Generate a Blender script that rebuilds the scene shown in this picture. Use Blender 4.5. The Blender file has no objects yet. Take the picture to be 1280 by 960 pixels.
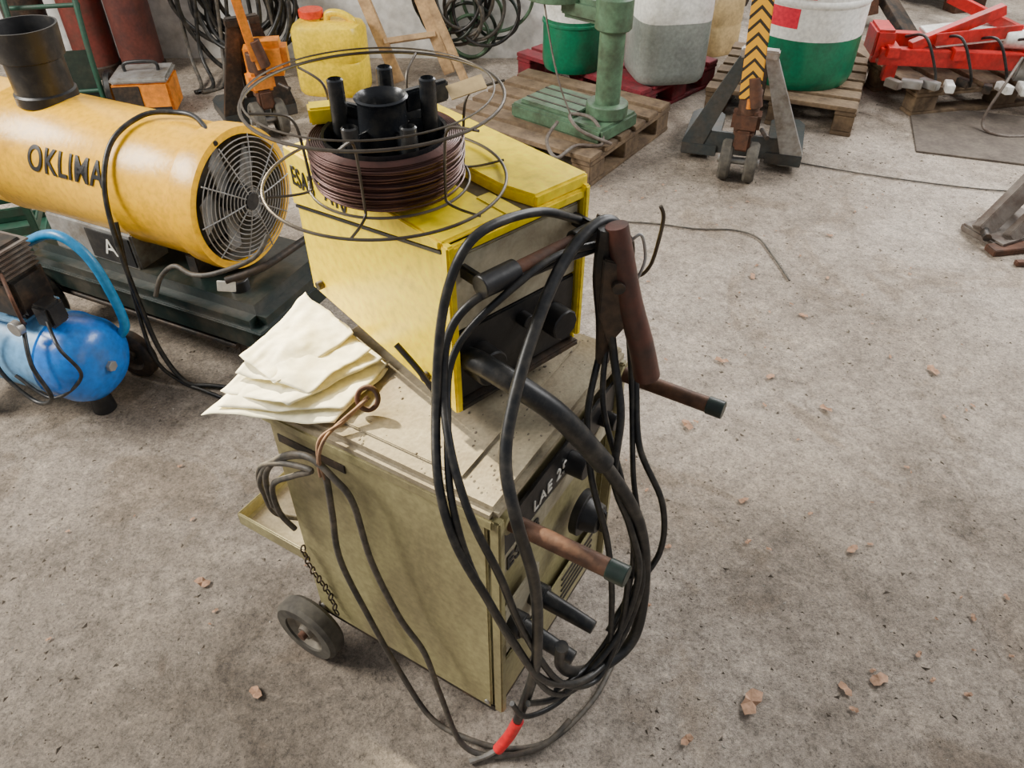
import bpy, bmesh, math, random
from mathutils import Vector, Matrix, Euler, noise as mnoise
random.seed(7)
SC=bpy.context.scene
# ------------------------------------------------------------------ materials
def newmat(name):
    m=bpy.data.materials.new(name); m.use_nodes=True
    nt=m.node_tree; b=nt.nodes['Principled BSDF']; return m,nt,b
def dirty(name,base,dirt=None,amt=.45,scale=12,rough=.5,metal=0,bump=.15,fine=60,emit=None,spec=.5,stretch=None):
    m,nt,b=newmat(name); N=nt.nodes; L=nt.links
    if dirt is None: dirt=tuple(c*.45 for c in base)
    tc=N.new('ShaderNodeTexCoord')
    n1=N.new('ShaderNodeTexNoise'); n1.inputs['Scale'].default_value=scale; n1.inputs['Detail'].default_value=8; n1.inputs['Roughness'].default_value=.65
    n2=N.new('ShaderNodeTexNoise'); n2.inputs['Scale'].default_value=fine; n2.inputs['Detail'].default_value=4
    src=tc.outputs['Object']
    if stretch:
        mp=N.new('ShaderNodeMapping'); mp.inputs['Scale'].default_value=stretch; L.new(src,mp.inputs['Vector']); src=mp.outputs[0]
    L.new(src,n1.inputs['Vector']); L.new(tc.outputs['Object'],n2.inputs['Vector'])
    r=N.new('ShaderNodeValToRGB'); lo=.72-amt*.45
    r.color_ramp.elements[0].position=max(0,lo-.12); r.color_ramp.elements[1].position=min(1,lo+.14)
    r.color_ramp.elements[0].color=(0,0,0,1); r.color_ramp.elements[1].color=(1,1,1,1)
    L.new(n1.outputs['Fac'],r.inputs['Fac'])
    mx=N.new('ShaderNodeMix'); mx.data_type='RGBA'
    mx.inputs[6].default_value=(*base,1); mx.inputs[7].default_value=(*dirt,1)
    mul=N.new('ShaderNodeMath'); mul.operation='MULTIPLY'; mul.inputs[1].default_value=.85
    L.new(r.outputs['Color'],mul.inputs[0]); L.new(mul.outputs[0],mx.inputs[0])
    hs=N.new('ShaderNodeHueSaturation'); mr=N.new('ShaderNodeMapRange')
    mr.inputs[1].default_value=.3; mr.inputs[2].default_value=.7; mr.inputs[3].default_value=.82; mr.inputs[4].default_value=1.15
    L.new(n2.outputs['Fac'],mr.inputs[0]); L.new(mr.outputs[0],hs.inputs['Value']); L.new(mx.outputs[2],hs.inputs['Color'])
    L.new(hs.outputs['Color'],b.inputs['Base Color'])
    b.inputs['Roughness'].default_value=rough; b.inputs['Metallic'].default_value=metal
    b.inputs['Specular IOR Level'].default_value=spec
    if bump:
        bp=N.new('ShaderNodeBump'); bp.inputs['Strength'].default_value=bump; bp.inputs['Distance'].default_value=.004
        L.new(n2.outputs['Fac'],bp.inputs['Height']); L.new(bp.outputs[0],b.inputs['Normal'])
    return m
M={}
M['olive']=dirty('olive_paint',(.34,.30,.145),(.19,.155,.085),.40,5,.45,fine=90,stretch=(1,1,.45))
M['olivetop']=dirty('olive_dusty_top',(.36,.31,.205),(.20,.155,.095),.55,8,.85,bump=.25,fine=130)
M['yellow']=dirty('yellow_paint',(1.0,.74,.0),(.66,.42,.02),.13,16,.33)
M['heatyel']=dirty('heater_yellow',(1.0,.52,.0),(.66,.33,.02),.2,6,.30)
M['black']=dirty('black_plastic',(.010,.010,.011),(.05,.045,.037),.25,20,.42)
M['rubber']=dirty('cable_rubber',(.008,.009,.010),(.06,.053,.042),.35,30,.42)
M['greycab']=dirty('grey_cable',(.045,.042,.036),(.12,.10,.075),.5,30,.6)
M['dark']=dirty('dark_steel',(.035,.033,.03),(.11,.07,.045),.4,15,.5,.5)
M['dkgreen']=dirty('dark_green',(.010,.022,.016),(.04,.045,.03),.3,10,.4)
M['jackgrey']=dirty('dark_grey_frame',(.05,.06,.062),(.09,.075,.06),.4,10,.45,.3)
M['rust']=dirty('rust',(.13,.055,.03),(.05,.03,.02),.5,22,.75,.2,.4)
M['rustpipe']=dirty('rusty_pipe',(.14,.07,.042),(.05,.03,.022),.5,25,.55,.4,.3)
M['brown']=dirty('brown_grip',(.10,.034,.022),(.04,.025,.02),.45,22,.5)
M['wire']=dirty('weld_wire',(.11,.05,.04),(.035,.022,.018),.4,30,.35,.6)
M['steel']=dirty('grey_steel',(.42,.42,.41),(.2,.17,.13),.45,14,.45,.6)
M['zinc']=dirty('zinc_wire',(.14,.12,.095),(.05,.035,.025),.45,30,.45,.7)
M['blue']=dirty('compressor_blue',(.01,.18,.68),(.05,.12,.25),.25,9,.27)
M['ltblue']=dirty('compressor_light_blue',(.14,.36,.62),(.12,.2,.28),.4,8,.4)
M['cyan']=dirty('cyan_tube',(.015,.22,.48),None,.2,9,.35)
M['orange']=dirty('orange_paint',(.85,.27,.015),(.35,.12,.03),.3,12,.45)
M['jerry']=dirty('yellow_plastic',(.90,.64,.01),(.5,.36,.04),.25,8,.35)
M['red']=dirty('red_paint',(.60,.018,.016),(.22,.03,.02),.35,12,.4)
M['redtape']=dirty('red_tape',(.80,.01,.02),None,.15,20,.4)
M['cap']=dirty('red_cap',(.7,.05,.015),None,.2,20,.4)
M['wood']=dirty('pallet_wood',(.22,.15,.085),(.08,.053,.033),.5,9,.85,bump=.4)
M['ladder']=dirty('ladder_wood',(.55,.36,.18),(.25,.16,.09),.35,10,.6)
M['redwood']=dirty('red_pallet_wood',(.22,.015,.025),(.07,.025,.025),.4,9,.8)
M['green']=dirty('barrel_green',(.003,.17,.08),(.02,.08,.05),.25,7,.3)
M['mach']=dirty('machine_green',(.10,.19,.11),(.05,.06,.035),.5,9,.45)
M['white']=dirty('white_plastic',(.84,.84,.78),(.5,.48,.4),.25,6,.4)
M['trans']=dirty('grey_translucent',(.28,.31,.28),(.2,.21,.2),.3,5,.3)
M['label']=dirty('label_red',(.75,.02,.05),None,.1,20,.5)
M['tan']=dirty('tan_plastic',(.5,.36,.17),None,.3,9,.5)
M['cyl']=dirty('gas_cylinder_brown',(.15,.045,.035),(.06,.03,.03),.4,9,.5)
M['cylred']=dirty('gas_cylinder_maroon',(.19,.04,.03),(.08,.04,.03),.4,9,.5)
M['paper']=dirty('yellowed_paper',(.92,.86,.60),(.74,.64,.40),.25,14,.7,bump=.05)
M['leaf']=dirty('dry_leaf',(.48,.28,.17),(.2,.11,.06),.4,50,.8)
M['debris']=dirty('debris',(.19,.155,.115),(.06,.05,.04),.5,30,.95)
M['bright']=dirty('ink_white',(.8,.78,.7),None,.15,20,.6)
M['beige']=dirty('panel_beige',(.46,.42,.30),(.22,.18,.11),.45,14,.55)
M['hub']=dirty('hub_plastic',(.014,.016,.019),(.06,.055,.045),.3,25,.25)
M['string']=dirty('string',(.28,.16,.09),None,.3,40,.9)
M['matt']=dirty('worn_mat',(.14,.115,.09),(.07,.055,.045),.5,6,.9,bump=.4)
M['rim']=dirty('dusty_rim',(.25,.22,.165),(.12,.10,.08),.5,20,.7)
M['tire']=dirty('dusty_tire',(.10,.09,.07),(.04,.035,.03),.5,20,.8)
M['fgrey']=dirty('feeder_grey',(.09,.09,.085),(.20,.155,.09),.5,14,.6)
M['tank']=dirty('tank_black',(.010,.020,.018),(.07,.06,.045),.35,8,.3)
M['crategr']=dirty('crate_green',(.012,.065,.038),(.04,.05,.035),.3,8,.5)
M['castgrey']=dirty('cast_grey',(.19,.165,.14),(.09,.06,.045),.5,16,.65,.3,.4)
M['grit']=dirty('pale_grit',(.50,.45,.385),(.3,.27,.23),.4,30,.95)
# chevron plate
m,nt,b=newmat('chevron_yellow_black'); N=nt.nodes;L=nt.links
tc=N.new('ShaderNodeTexCoord'); sp=N.new('ShaderNodeSeparateXYZ'); L.new(tc.outputs['Object'],sp.inputs[0])
ab=N.new('ShaderNodeMath');ab.operation='ABSOLUTE';L.new(sp.outputs['X'],ab.inputs[0])
ad=N.new('ShaderNodeMath');ad.operation='ADD';L.new(ab.outputs[0],ad.inputs[0]);L.new(sp.outputs['Z'],ad.inputs[1])
mo=N.new('ShaderNodeMath');mo.operation='MODULO';ad2=N.new('ShaderNodeMath');ad2.operation='ADD';ad2.inputs[1].default_value=10;L.new(ad.outputs[0],ad2.inputs[0]);L.new(ad2.outputs[0],mo.inputs[0]);mo.inputs[1].default_value=.05
gt=N.new('ShaderNodeMath');gt.operation='GREATER_THAN';L.new(mo.outputs[0],gt.inputs[0]);gt.inputs[1].default_value=.034
mx=N.new('ShaderNodeMix');mx.data_type='RGBA';L.new(gt.outputs[0],mx.inputs[0]);mx.inputs[6].default_value=(.85,.42,.02,1);mx.inputs[7].default_value=(.03,.025,.02,1)
L.new(mx.outputs[2],b.inputs['Base Color']);b.inputs['Roughness'].default_value=.45
M['chevron']=m
def concrete():
    m,nt,b=newmat('concrete_floor'); N=nt.nodes;L=nt.links
    tc=N.new('ShaderNodeTexCoord')
    def noise(sc,de=6,ro=.6,dist=0):
        n=N.new('ShaderNodeTexNoise');n.inputs['Scale'].default_value=sc;n.inputs['Detail'].default_value=de;n.inputs['Roughness'].default_value=ro;n.inputs['Distortion'].default_value=dist
        L.new(tc.outputs['Object'],n.inputs['Vector']);return n
    def ramp(src,stops):
        r=N.new('ShaderNodeValToRGB');e=r.color_ramp.elements
        e[0].position=stops[0][0];e[0].color=(*stops[0][1],1);e[1].position=stops[-1][0];e[1].color=(*stops[-1][1],1)
        for p_,c_ in stops[1:-1]:
            x=e.new(p_);x.color=(*c_,1)
        L.new(src,r.inputs['Fac']);return r
    def mix(a,b_,f,mode='MIX'):
        x=N.new('ShaderNodeMix');x.data_type='RGBA';x.blend_type=mode
        if isinstance(f,float): x.inputs[0].default_value=f
        else: L.new(f,x.inputs[0])
        L.new(a,x.inputs[6]);L.new(b_,x.inputs[7]);return x.outputs[2]
    big=noise(.9,9,.62,.6); med=noise(4.0,10,.74,.5); fin=noise(34,8,.85); vf=noise(150,5,.85)
    c1=ramp(big.outputs['Fac'],[(.32,(.26,.22,.178)),(.5,(.36,.313,.262)),(.66,(.46,.41,.355))])
    c2=ramp(med.outputs['Fac'],[(.30,(.48,.455,.43)),(.44,(.82,.80,.775)),(.54,(1.0,.99,.98)),(.70,(1.30,1.28,1.24))])
    c=mix(c1.outputs[0],c2.outputs[0],.9,'MULTIPLY')
    c3=ramp(fin.outputs['Fac'],[(.34,(.25,.235,.22)),(.43,(.78,.77,.75)),(.53,(1.05,1.04,1.02)),(.66,(1.6,1.55,1.48))])
    c=mix(c,c3.outputs[0],.8,'MULTIPLY')
    c4=ramp(vf.outputs['Fac'],[(.36,(.25,.24,.22)),(.46,(.9,.89,.88)),(.62,(1.5,1.46,1.42))])
    c=mix(c,c4.outputs[0],.8,'MULTIPLY')
    st=noise(1.9,5,.6,1.6); sr=ramp(st.outputs['Fac'],[(.57,(1,1,1)),(.63,(.76,.72,.67)),(.76,(.5,.46,.41))])
    c=mix(c,sr.outputs[0],.8,'MULTIPLY')
    sp2=noise(7,3,.5,.3); s2=ramp(sp2.outputs['Fac'],[(.70,(1,1,1)),(.76,(.55,.5,.46))])
    c=mix(c,s2.outputs[0],.7,'MULTIPLY')
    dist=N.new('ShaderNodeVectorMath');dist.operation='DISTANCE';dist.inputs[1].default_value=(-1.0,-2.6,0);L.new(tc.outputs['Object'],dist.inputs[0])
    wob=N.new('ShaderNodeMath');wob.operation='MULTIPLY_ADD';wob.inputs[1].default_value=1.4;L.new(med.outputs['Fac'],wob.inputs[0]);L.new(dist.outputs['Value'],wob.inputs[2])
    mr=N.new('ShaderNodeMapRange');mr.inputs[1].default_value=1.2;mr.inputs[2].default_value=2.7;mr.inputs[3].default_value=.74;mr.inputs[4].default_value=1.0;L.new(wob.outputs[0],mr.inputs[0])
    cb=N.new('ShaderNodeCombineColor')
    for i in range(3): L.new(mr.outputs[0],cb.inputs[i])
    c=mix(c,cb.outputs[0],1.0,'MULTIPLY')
    vo=N.new('ShaderNodeTexVoronoi');vo.feature='DISTANCE_TO_EDGE';vo.inputs['Scale'].default_value=.5
    wn=noise(3,4,.6); va=N.new('ShaderNodeVectorMath');va.operation='MULTIPLY_ADD';va.inputs[1].default_value=(.5,.5,.5)
    L.new(wn.outputs['Color'],va.inputs[0]);L.new(tc.outputs['Object'],va.inputs[2]);L.new(va.outputs[0],vo.inputs['Vector'])
    vr=ramp(vo.outputs['Distance'],[(.0,(.5,.47,.42)),(.004,(1,1,1))])
    c=mix(c,vr.outputs[0],.5,'MULTIPLY')
    L.new(c,b.inputs['Base Color'])
    rr=N.new('ShaderNodeMapRange');rr.inputs[3].default_value=.38;rr.inputs[4].default_value=.85;L.new(med.outputs['Fac'],rr.inputs[0]);L.new(rr.outputs[0],b.inputs['Roughness'])
    b.inputs['Specular IOR Level'].default_value=.4
    bp=N.new('ShaderNodeBump');bp.inputs['Strength'].default_value=.8;bp.inputs['Distance'].default_value=.008
    bp2=N.new('ShaderNodeBump');bp2.inputs['Strength'].default_value=.6;bp2.inputs['Distance'].default_value=.014
    L.new(fin.outputs['Fac'],bp.inputs['Height']);L.new(med.outputs['Fac'],bp2.inputs['Height']);L.new(bp2.outputs[0],bp.inputs['Normal']);L.new(bp.outputs[0],b.inputs['Normal'])
    return m
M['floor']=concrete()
M['wall']=dirty('limewashed_wall',(.80,.80,.77),(.44,.42,.38),.4,2.2,.9,bump=.6,fine=25)
# ------------------------------------------------------------------ builders
def grp(name,loc=(0,0,0),rz=0):
    e=bpy.data.objects.new(name,None); e.empty_display_size=.1; SC.collection.objects.link(e)
    e.location=loc; e.rotation_euler=(0,0,math.radians(rz)); return e
def fin(g,name,bm,mat,smooth=False,bev=0,seg=2):
    if bev: 
        es=[e for e in bm.edges if len(e.link_faces)==2 and e.calc_face_angle(0)>.6]
        try: bmesh.ops.bevel(bm,geom=es,offset=bev,segments=seg,affect='EDGES',clamp_overlap=True)
        except Exception: pass
    bmesh.ops.recalc_face_normals(bm,faces=bm.faces)
    me=bpy.data.meshes.new(name); bm.to_mesh(me); bm.free()
    if smooth:
        for p_ in me.polygons: p_.use_smooth=True
        try: me.set_sharp_from_angle(angle=math.radians(40))
        except Exception: pass
    me.materials.append(M[mat] if isinstance(mat,str) else mat)
    o=bpy.data.objects.new(name,me); SC.collection.objects.link(o)
    if g: o.parent=g
    return o
def adopt(g,o):
    bpy.context.view_layer.update(); o.parent=g; o.matrix_parent_inverse=g.matrix_world.inverted(); return o
def box(g,name,c,s_,mat,rot=(0,0,0),bev=.003):
    bm=bmesh.new(); bmesh.ops.create_cube(bm,size=1)
    bmesh.ops.scale(bm,vec=s_,verts=bm.verts)
    o=fin(g,name,bm,mat,False,min(bev,min(s_)*.4))
    o.location=c; o.rotation_euler=[math.radians(a) for a in rot]; return o
def lathe(g,name,prof,mat,loc=(0,0,0),rot=None,seg=48,sharp=True):
    bm=bmesh.new(); rings=[]
    for r,z in prof:
        if r<1e-5: rings.append([bm.verts.new((0,0,z))]); continue
        rings.append([bm.verts.new((r*math.cos(2*math.pi*i/seg),r*math.sin(2*math.pi*i/seg),z)) for i in range(seg)])
    for A,B in zip(rings,rings[1:]):
        for i in range(seg):
            j=(i+1)%seg
            if len(A)==1 and len(B)==1: continue
            if len(A)==1: bm.faces.new((A[0],B[i],B[j]))
            elif len(B)==1: bm.faces.new((A[i],A[j],B[0]))
            else: bm.faces.new((A[i],A[j],B[j],B[i]))
    o=fin(g,name,bm,mat,True); o.location=loc
    if rot is not None: o.rotation_mode='QUATERNION'; o.rotation_quaternion=rot
    return o
def zto(v): return Vector((0,0,1)).rotation_difference(Vector(v).normalized())
def cyl(g,name,p0,p1,r,mat,r2=None,seg=32,ch=None):
    p0=Vector(p0);p1=Vector(p1);h=(p1-p0).length; r2=r if r2 is None else r2
    ch=min(r,r2,h)*.08 if ch is None else ch
    return lathe(g,name,[(0,0),(r-ch,0),(r,ch),(r2,h-ch),(r2-ch,h),(0,h)],mat,p0,zto(p1-p0),seg)
def cr(pts,n=8,closed=False):
    P=[Vector(p_) for p_ in pts]; out=[]; k=len(P)
    rng=range(k) if closed else range(k-1)
    for i in rng:
        if closed: a,b_,c_,d=P[(i-1)%k],P[i],P[(i+1)%k],P[(i+2)%k]
        else: a,b_,c_,d=P[max(i-1,0)],P[i],P[i+1],P[min(i+2,k-1)]
        for j in range(n):
            t=j/n; out.append(.5*((2*b_)+(c_-a)*t+(2*a-5*b_+4*c_-d)*t*t+(3*b_-a-3*c_+d)*t**3))
    if not closed: out.append(P[-1])
    return out
def tube(g,name,pts,r,mat,closed=False,n=8,seg=10,smooth=True,bm=None,r2=None):
    P=cr(pts,n,closed) if n>1 else [Vector(p_) for p_ in pts]
    own=bm is None
    if own: bm=bmesh.new()
    k=len(P); rings=[]; up=None
    for i,p_ in enumerate(P):
        if closed: t=(P[(i+1)%k]-P[i-1]).normalized()
        else: t=(P[min(i+1,k-1)]-P[max(i-1,0)]).normalized()
        if up is None:
            up=Vector((0,0,1)) if abs(t.z)<.9 else Vector((1,0,0))
        up=(up-t*up.dot(t))
        if up.length<1e-6: up=t.orthogonal()
        up.normalize(); sd=t.cross(up)
        rr=r if r2 is None else r+(r2-r)*i/(k-1)
        rings.append([bm.verts.new(p_+(up*math.cos(2*math.pi*q/seg)+sd*math.sin(2*math.pi*q/seg))*rr) for q in range(seg)])
    for i in range(k if closed else k-1):
        A=rings[i];B=rings[(i+1)%k]
        for q in range(seg):
            w=(q+1)%seg; bm.faces.new((A[q],A[w],B[w],B[q]))
    if not closed:
        bm.faces.new(rings[0][::-1]); bm.faces.new(rings[-1])
    if own: return fin(g,name,bm,mat,True)
def circ(c,R,z=0,n=24,a0=0): return [(c[0]+R*math.cos(a0+2*math.pi*i/n),c[1]+R*math.sin(a0+2*math.pi*i/n),z) for i in range(n)]
def prism(g,name,pts,h,mat,loc=(0,0,0),rot=(0,0,0),bev=.002):
    bm=bmesh.new(); vs=[bm.verts.new((x,y,0)) for x,y in pts]; f_=bm.faces.new(vs)
    r=bmesh.ops.extrude_face_region(bm,geom=[f_]); bmesh.ops.translate(bm,vec=(0,0,h),verts=[v for v in r['geom'] if isinstance(v,bmesh.types.BMVert)])
    o=fin(g,name,bm,mat,False,bev); o.location=loc; o.rotation_euler=[math.radians(a) for a in rot]; return o
def text(g,name,s_,size,loc,rot,mat,ext=.0008,bend=None,off=0,shift=0,sx=1):
    cu=bpy.data.curves.new(name,'FONT'); cu.body=s_; cu.size=size; cu.extrude=ext; cu.align_x='CENTER'; cu.align_y='CENTER'; cu.offset=off; cu.space_character=1.12
    t=bpy.data.objects.new(name+'_tmp',cu); SC.collection.objects.link(t)
    bpy.context.view_layer.update()
    me=bpy.data.meshes.new_from_object(t.evaluated_get(bpy.context.evaluated_depsgraph_get()))
    bpy.data.objects.remove(t); me.materials.clear(); me.materials.append(M[mat])
    if bend:
        bm=bmesh.new(); bm.from_mesh(me)
        for k in range(-12,13):
            bmesh.ops.bisect_plane(bm,geom=bm.verts[:]+bm.edges[:]+bm.faces[:],plane_co=(0,k*.008,0),plane_no=(0,1,0))
        bm.to_mesh(me); bm.free()
    for v in me.vertices: v.co.x*=sx
    if bend:
        for v in me.vertices:
            a=(v.co.y-shift)/bend; R=bend+.0015+v.co.z; v.co=Vector((v.co.x,math.sin(a)*R,math.cos(a)*R))
    o=bpy.data.objects.new(name,me); SC.collection.objects.link(o); o.parent=g
    o.location=loc; o.rotation_euler=[math.radians(a) for a in rot]; return o

# ------------------------------------------------------------------ room
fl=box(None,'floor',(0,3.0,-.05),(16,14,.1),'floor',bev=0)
box(None,'wall_back',(-3.4,4.98,1.4),(7.2,.2,2.8),'wall',bev=0)
box(None,'wall_far',(4.1,7.6,1.4),(8.2,.2,2.8),'wall',bev=0)
box(None,'wall_left',(-6.0,1.5,1.4),(.2,7,2.8),'wall',bev=0)

# ------------------------------------------------------------------ welder cabinet
W=grp('welding_machine',(-.03,.725,0),59)
wd,dp=.45,.46
box(W,'body',(wd/2,dp/2+.008,.415),(wd-.02,dp-.02,.57),'olive',bev=.006)
box(W,'side_panel_left',(.003,dp/2,.41),(.008,dp-.02,.575),'olive',bev=.004)
box(W,'side_panel_right',(wd-.003,dp/2,.41),(.008,dp-.02,.575),'olive',bev=.004)
box(W,'lid',(wd/2,dp/2-.002,.712),(wd+.006,dp+.012,.03),'olivetop',bev=.010)
box(W,'lid_inner_plate',(wd/2,dp/2+.02,.729),(wd-.06,dp-.10,.004),'olivetop',bev=.002)
box(W,'lid_skirt_left',(-.001,dp/2,.695),(.008,dp+.008,.022),'olive',bev=.003)
box(W,'base_frame',(wd/2,dp/2,.122),(wd,dp,.022),'dark',bev=.003)
box(W,'vent_slot',(-.0015,dp-.10,.655),(.003,.15,.02),'dark')
box(W,'front_flange_left',(.008,-.004,.41),(.016,.02,.58),'olive')
box(W,'front_flange_right',(wd-.008,-.004,.41),(.016,.02,.58),'olive')
box(W,'stripe_dark',(wd/2,-.001,.625),(wd-.04,.006,.075),'black',bev=.001)
box(W,'stripe_light',(wd/2,-.001,.563),(wd-.04,.006,.045),'beige',bev=.001)
text(W,'lettering_1','ESAB',.045,(.085,-.006,.56),(90,0,0),'black',off=.001)
text(W,'lettering_2','LAE 250',.036,(.185,-.006,.615),(90,0,0),'bright')
box(W,'socket_panel',(.09,-.001,.36),(.12,.006,.14),'beige',bev=.001)
box(W,'lower_front',(wd/2,-.001,.2),(wd-.04,.004,.13),'olive',bev=.001)
for i in range(5): box(W,'front_louvre_%d'%i,(.32,-.004,.17+i*.02),(.14,.004,.006),'dark',bev=.001)
cyl(W,'knob_small',(.245,-.003,.61),(.245,-.04,.61),.022,'black')
cyl(W,'knob_large_base',(.31,-.003,.41),(.31,-.02,.41),.048,'black')
cyl(W,'knob_large',(.31,-.015,.41),(.31,-.05,.41),.036,'black',r2=.03)
box(W,'knob_pointer',(.31,-.055,.41),(.012,.014,.06),'black')
cyl(W,'knob_small_2',(.375,-.003,.61),(.375,-.035,.61),.016,'black')
for i,(x,z) in enumerate([(.05,.375),(.13,.36)]):
    cyl(W,'socket_%d'%i,(x,-.003,z),(x,-.03,z),.024,'black')
    cyl(W,'plug_%d'%i,(x,-.02,z),(x,-.13,z-.015),.018,'rubber',r2=.013)
for i,x in enumerate((.035,wd-.01)):
    cyl(W,'handle_pipe_%d'%i,(x,-.0,.672),(x,-.20,.672),.0145,'rustpipe')
    cyl(W,'handle_end_%d'%i,(x,-.175,.672),(x,-.205,.672),.0165,'dkgreen')
    cyl(W,'handle_collar_%d'%i,(x,.0,.672),(x,-.014,.672),.022,'olive')
for i,(y,z) in enumerate([(.02,.14),(.44,.14),(.02,.66)]): cyl(W,'screw_%d'%i,(-.001,y,z),(-.004,y,z),.006,'steel',seg=8)
def wheel(g,n,c,r,w,ax=(1,0,0),tire='rubber',rim='steel'):
    q=zto(ax)
    lathe(g,n+'_tire',[(r*.62,-w/2),(r*.9,-w/2),(r,-w*.3),(r,w*.3),(r*.9,w/2),(r*.62,w/2),(r*.62,-w/2)],tire,c,q)
    lathe(g,n+'_rim',[(0,-w*.42),(r*.2,-w*.45),(r*.24,-w*.2),(r*.5,-w*.15),(r*.63,-w*.4),(r*.63,w*.4),(r*.5,w*.15),(r*.24,w*.2),(r*.2,w*.5),(0,w*.5)],rim,c,q)
wheel(W,'wheel_left',(-.035,.46,.083),.083,.045,tire='tire',rim='rim')
wheel(W,'wheel_right',(wd+.035,.46,.083),.083,.045,tire='tire',rim='rim')
cyl(W,'axle',(-.065,.46,.083),(wd+.065,.46,.083),.010,'rust')
box(W,'axle_bracket_l',(.03,.45,.10),(.01,.05,.05),'dark'); box(W,'axle_bracket_r',(wd-.03,.45,.10),(.01,.05,.05),'dark')
for i,x in enumerate((.06,wd-.06)):
    cyl(W,'caster_stem_%d'%i,(x,.06,.112),(x,.06,.07),.014,'dark')
    wheel(W,'caster_%d'%i,(x,.075,.04),.04,.026,tire='tire',rim='rim')
box(W,'tray_floor',(wd/2,dp+.09,.285),(wd,.19,.006),'olive')
box(W,'tray_lip_left',(.003,dp+.09,.30),(.006,.19,.035),'olive')
box(W,'tray_lip_right',(wd-.003,dp+.09,.30),(.006,.19,.035),'olive')
box(W,'tray_lip_back',(wd/2,dp+.184,.30),(wd,.006,.035),'olive')
box(W,'tray_dust',(wd/2,dp+.09,.2895),(wd-.03,.16,.004),'olivetop')
bm=bmesh.new()
for i in range(14):
    c=Vector((-.012-.004*math.sin(i*.5),.44-.004*i,.35-.014*i)); a=(i%2)*math.pi/2
    pts=[]
    for k in range(10):
        t=2*math.pi*k/10; l=Vector((math.cos(t)*.0055,0,math.sin(t)*.0095)); l=Matrix.Rotation(a,3,'Z')@l; pts.append(c+l)
    tube(None,'',pts,.0018,'dark',closed=True,n=2,seg=6,bm=bm)
fin(W,'chain',bm,'dark',True)
bm=bmesh.new()
for i in range(150):
    x=random.uniform(.01,wd-.01); y=random.betavariate(1,2.2)*dp; s_=random.uniform(.0006,.0022)
    bmesh.ops.create_icosphere(bm,subdivisions=1,radius=s_,matrix=Matrix.Translation((x,y,.731+s_*.3))@Matrix.Diagonal((1.6,1,.5,1)))
fin(W,'lid_crumbs',bm,'debris')

Fd=grp('wire_feeder',(-.092,.899,0),42)
fw,fd_=.27,.41
cyl(Fd,'swivel_foot',(.13,.2,.729),(.13,.2,.768),.09,'dark')
box(Fd,'chassis',(fw/2,fd_/2+.015,.915),(fw-.02,fd_-.03,.285),'fgrey')
prism(Fd,'cover_left',[(0,.0),(fd_,.03),(fd_,.30),(0,.30)],.008,'yellow',(-.002,0,.765),(90,0,90))
box(Fd,'cover_left_edge',(.003,-.006,.915),(.014,.016,.30),'yellow')
prism(Fd,'lid_side_band',[(0.004,.292),(fd_+.004,.200),(fd_+.004,.302),(0.004,.302)],.004,'yellow',(-.006,0,.765),(90,0,90),bev=.001)
prism(Fd,'lid_seam',[(0.0,.286),(fd_,.194),(fd_,.199),(0.0,.291)],.004,'black',(-.0055,0,.765),(90,0,90),bev=0)
prism(Fd,'cover_right',[(0,.0),(fd_,.0),(fd_,.30),(0,.30)],.008,'yellow',(fw-.006,0,.765),(90,0,90))
box(Fd,'cover_right_edge',(fw-.003,-.006,.925),(.012,.014,.28),'yellow')
box(Fd,'top_flap_left',(.058,fd_/2,1.064),(.122,fd_,.008),'yellow')
box(Fd,'top_flap_front',(.125,.03,1.0655),(.03,.075,.008),'yellow')
prism(Fd,'top_flap_right',[(.165,.0),(fw+.006,.0),(fw+.006,fd_),(.15,fd_),(.15,.06)],.022,'yellow',(0,-.004,1.058),bev=.004)
box(Fd,'top_deck',(.145,fd_/2,1.056),(.06,fd_,.006),'olivetop')
box(Fd,'top_front_rail',(fw/2,-.004,1.052),(fw,.012,.016),'yellow')
box(Fd,'front_upper',(fw/2,-.0,.975),(fw-.024,.006,.125),'beige')
box(Fd,'front_lower',(fw/2,-.0,.845),(fw-.024,.008,.13),'black')
box(Fd,'front_bottom_lip',(fw/2,-.006,.772),(fw-.01,.02,.012),'dark')
cyl(Fd,'handle_bar',(.035,-.05,1.012),(.245,-.05,1.012),.011,'rust')
cyl(Fd,'handle_grip_left',(.02,-.05,1.012),(.085,-.05,1.012),.017,'black')
cyl(Fd,'handle_grip_right',(.20,-.05,1.012),(.26,-.05,1.012),.016,'black')
box(Fd,'handle_arm_left',(.03,-.025,1.012),(.012,.05,.022),'black'); box(Fd,'handle_arm_right',(.25,-.025,1.012),(.012,.05,.022),'black')
cyl(Fd,'knob',(.205,-.004,.85),(.205,-.04,.85),.027,'black',seg=10)
cyl(Fd,'knob_2',(.14,-.004,.88),(.14,-.025,.88),.012,'black')
cyl(Fd,'hose_socket',(.05,.0,.845),(.05,-.04,.845),.030,'black')
text(Fd,'lettering_logo','ESAB',.048,(-.0070,.365,1.022),(90,0,-90),'black',off=.0005,sx=.62)
text(Fd,'lettering_model','A10',.050,(-.0070,.265,1.032),(90,0,-90),'black',off=.0005,sx=.72)
cyl(Fd,'lock_knob',(-.003,.06,.80),(-.014,.06,.80),.008,'dark')
cyl(Fd,'lock_knob_2',(-.003,.37,.82),(-.014,.37,.82),.008,'dark')

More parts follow.
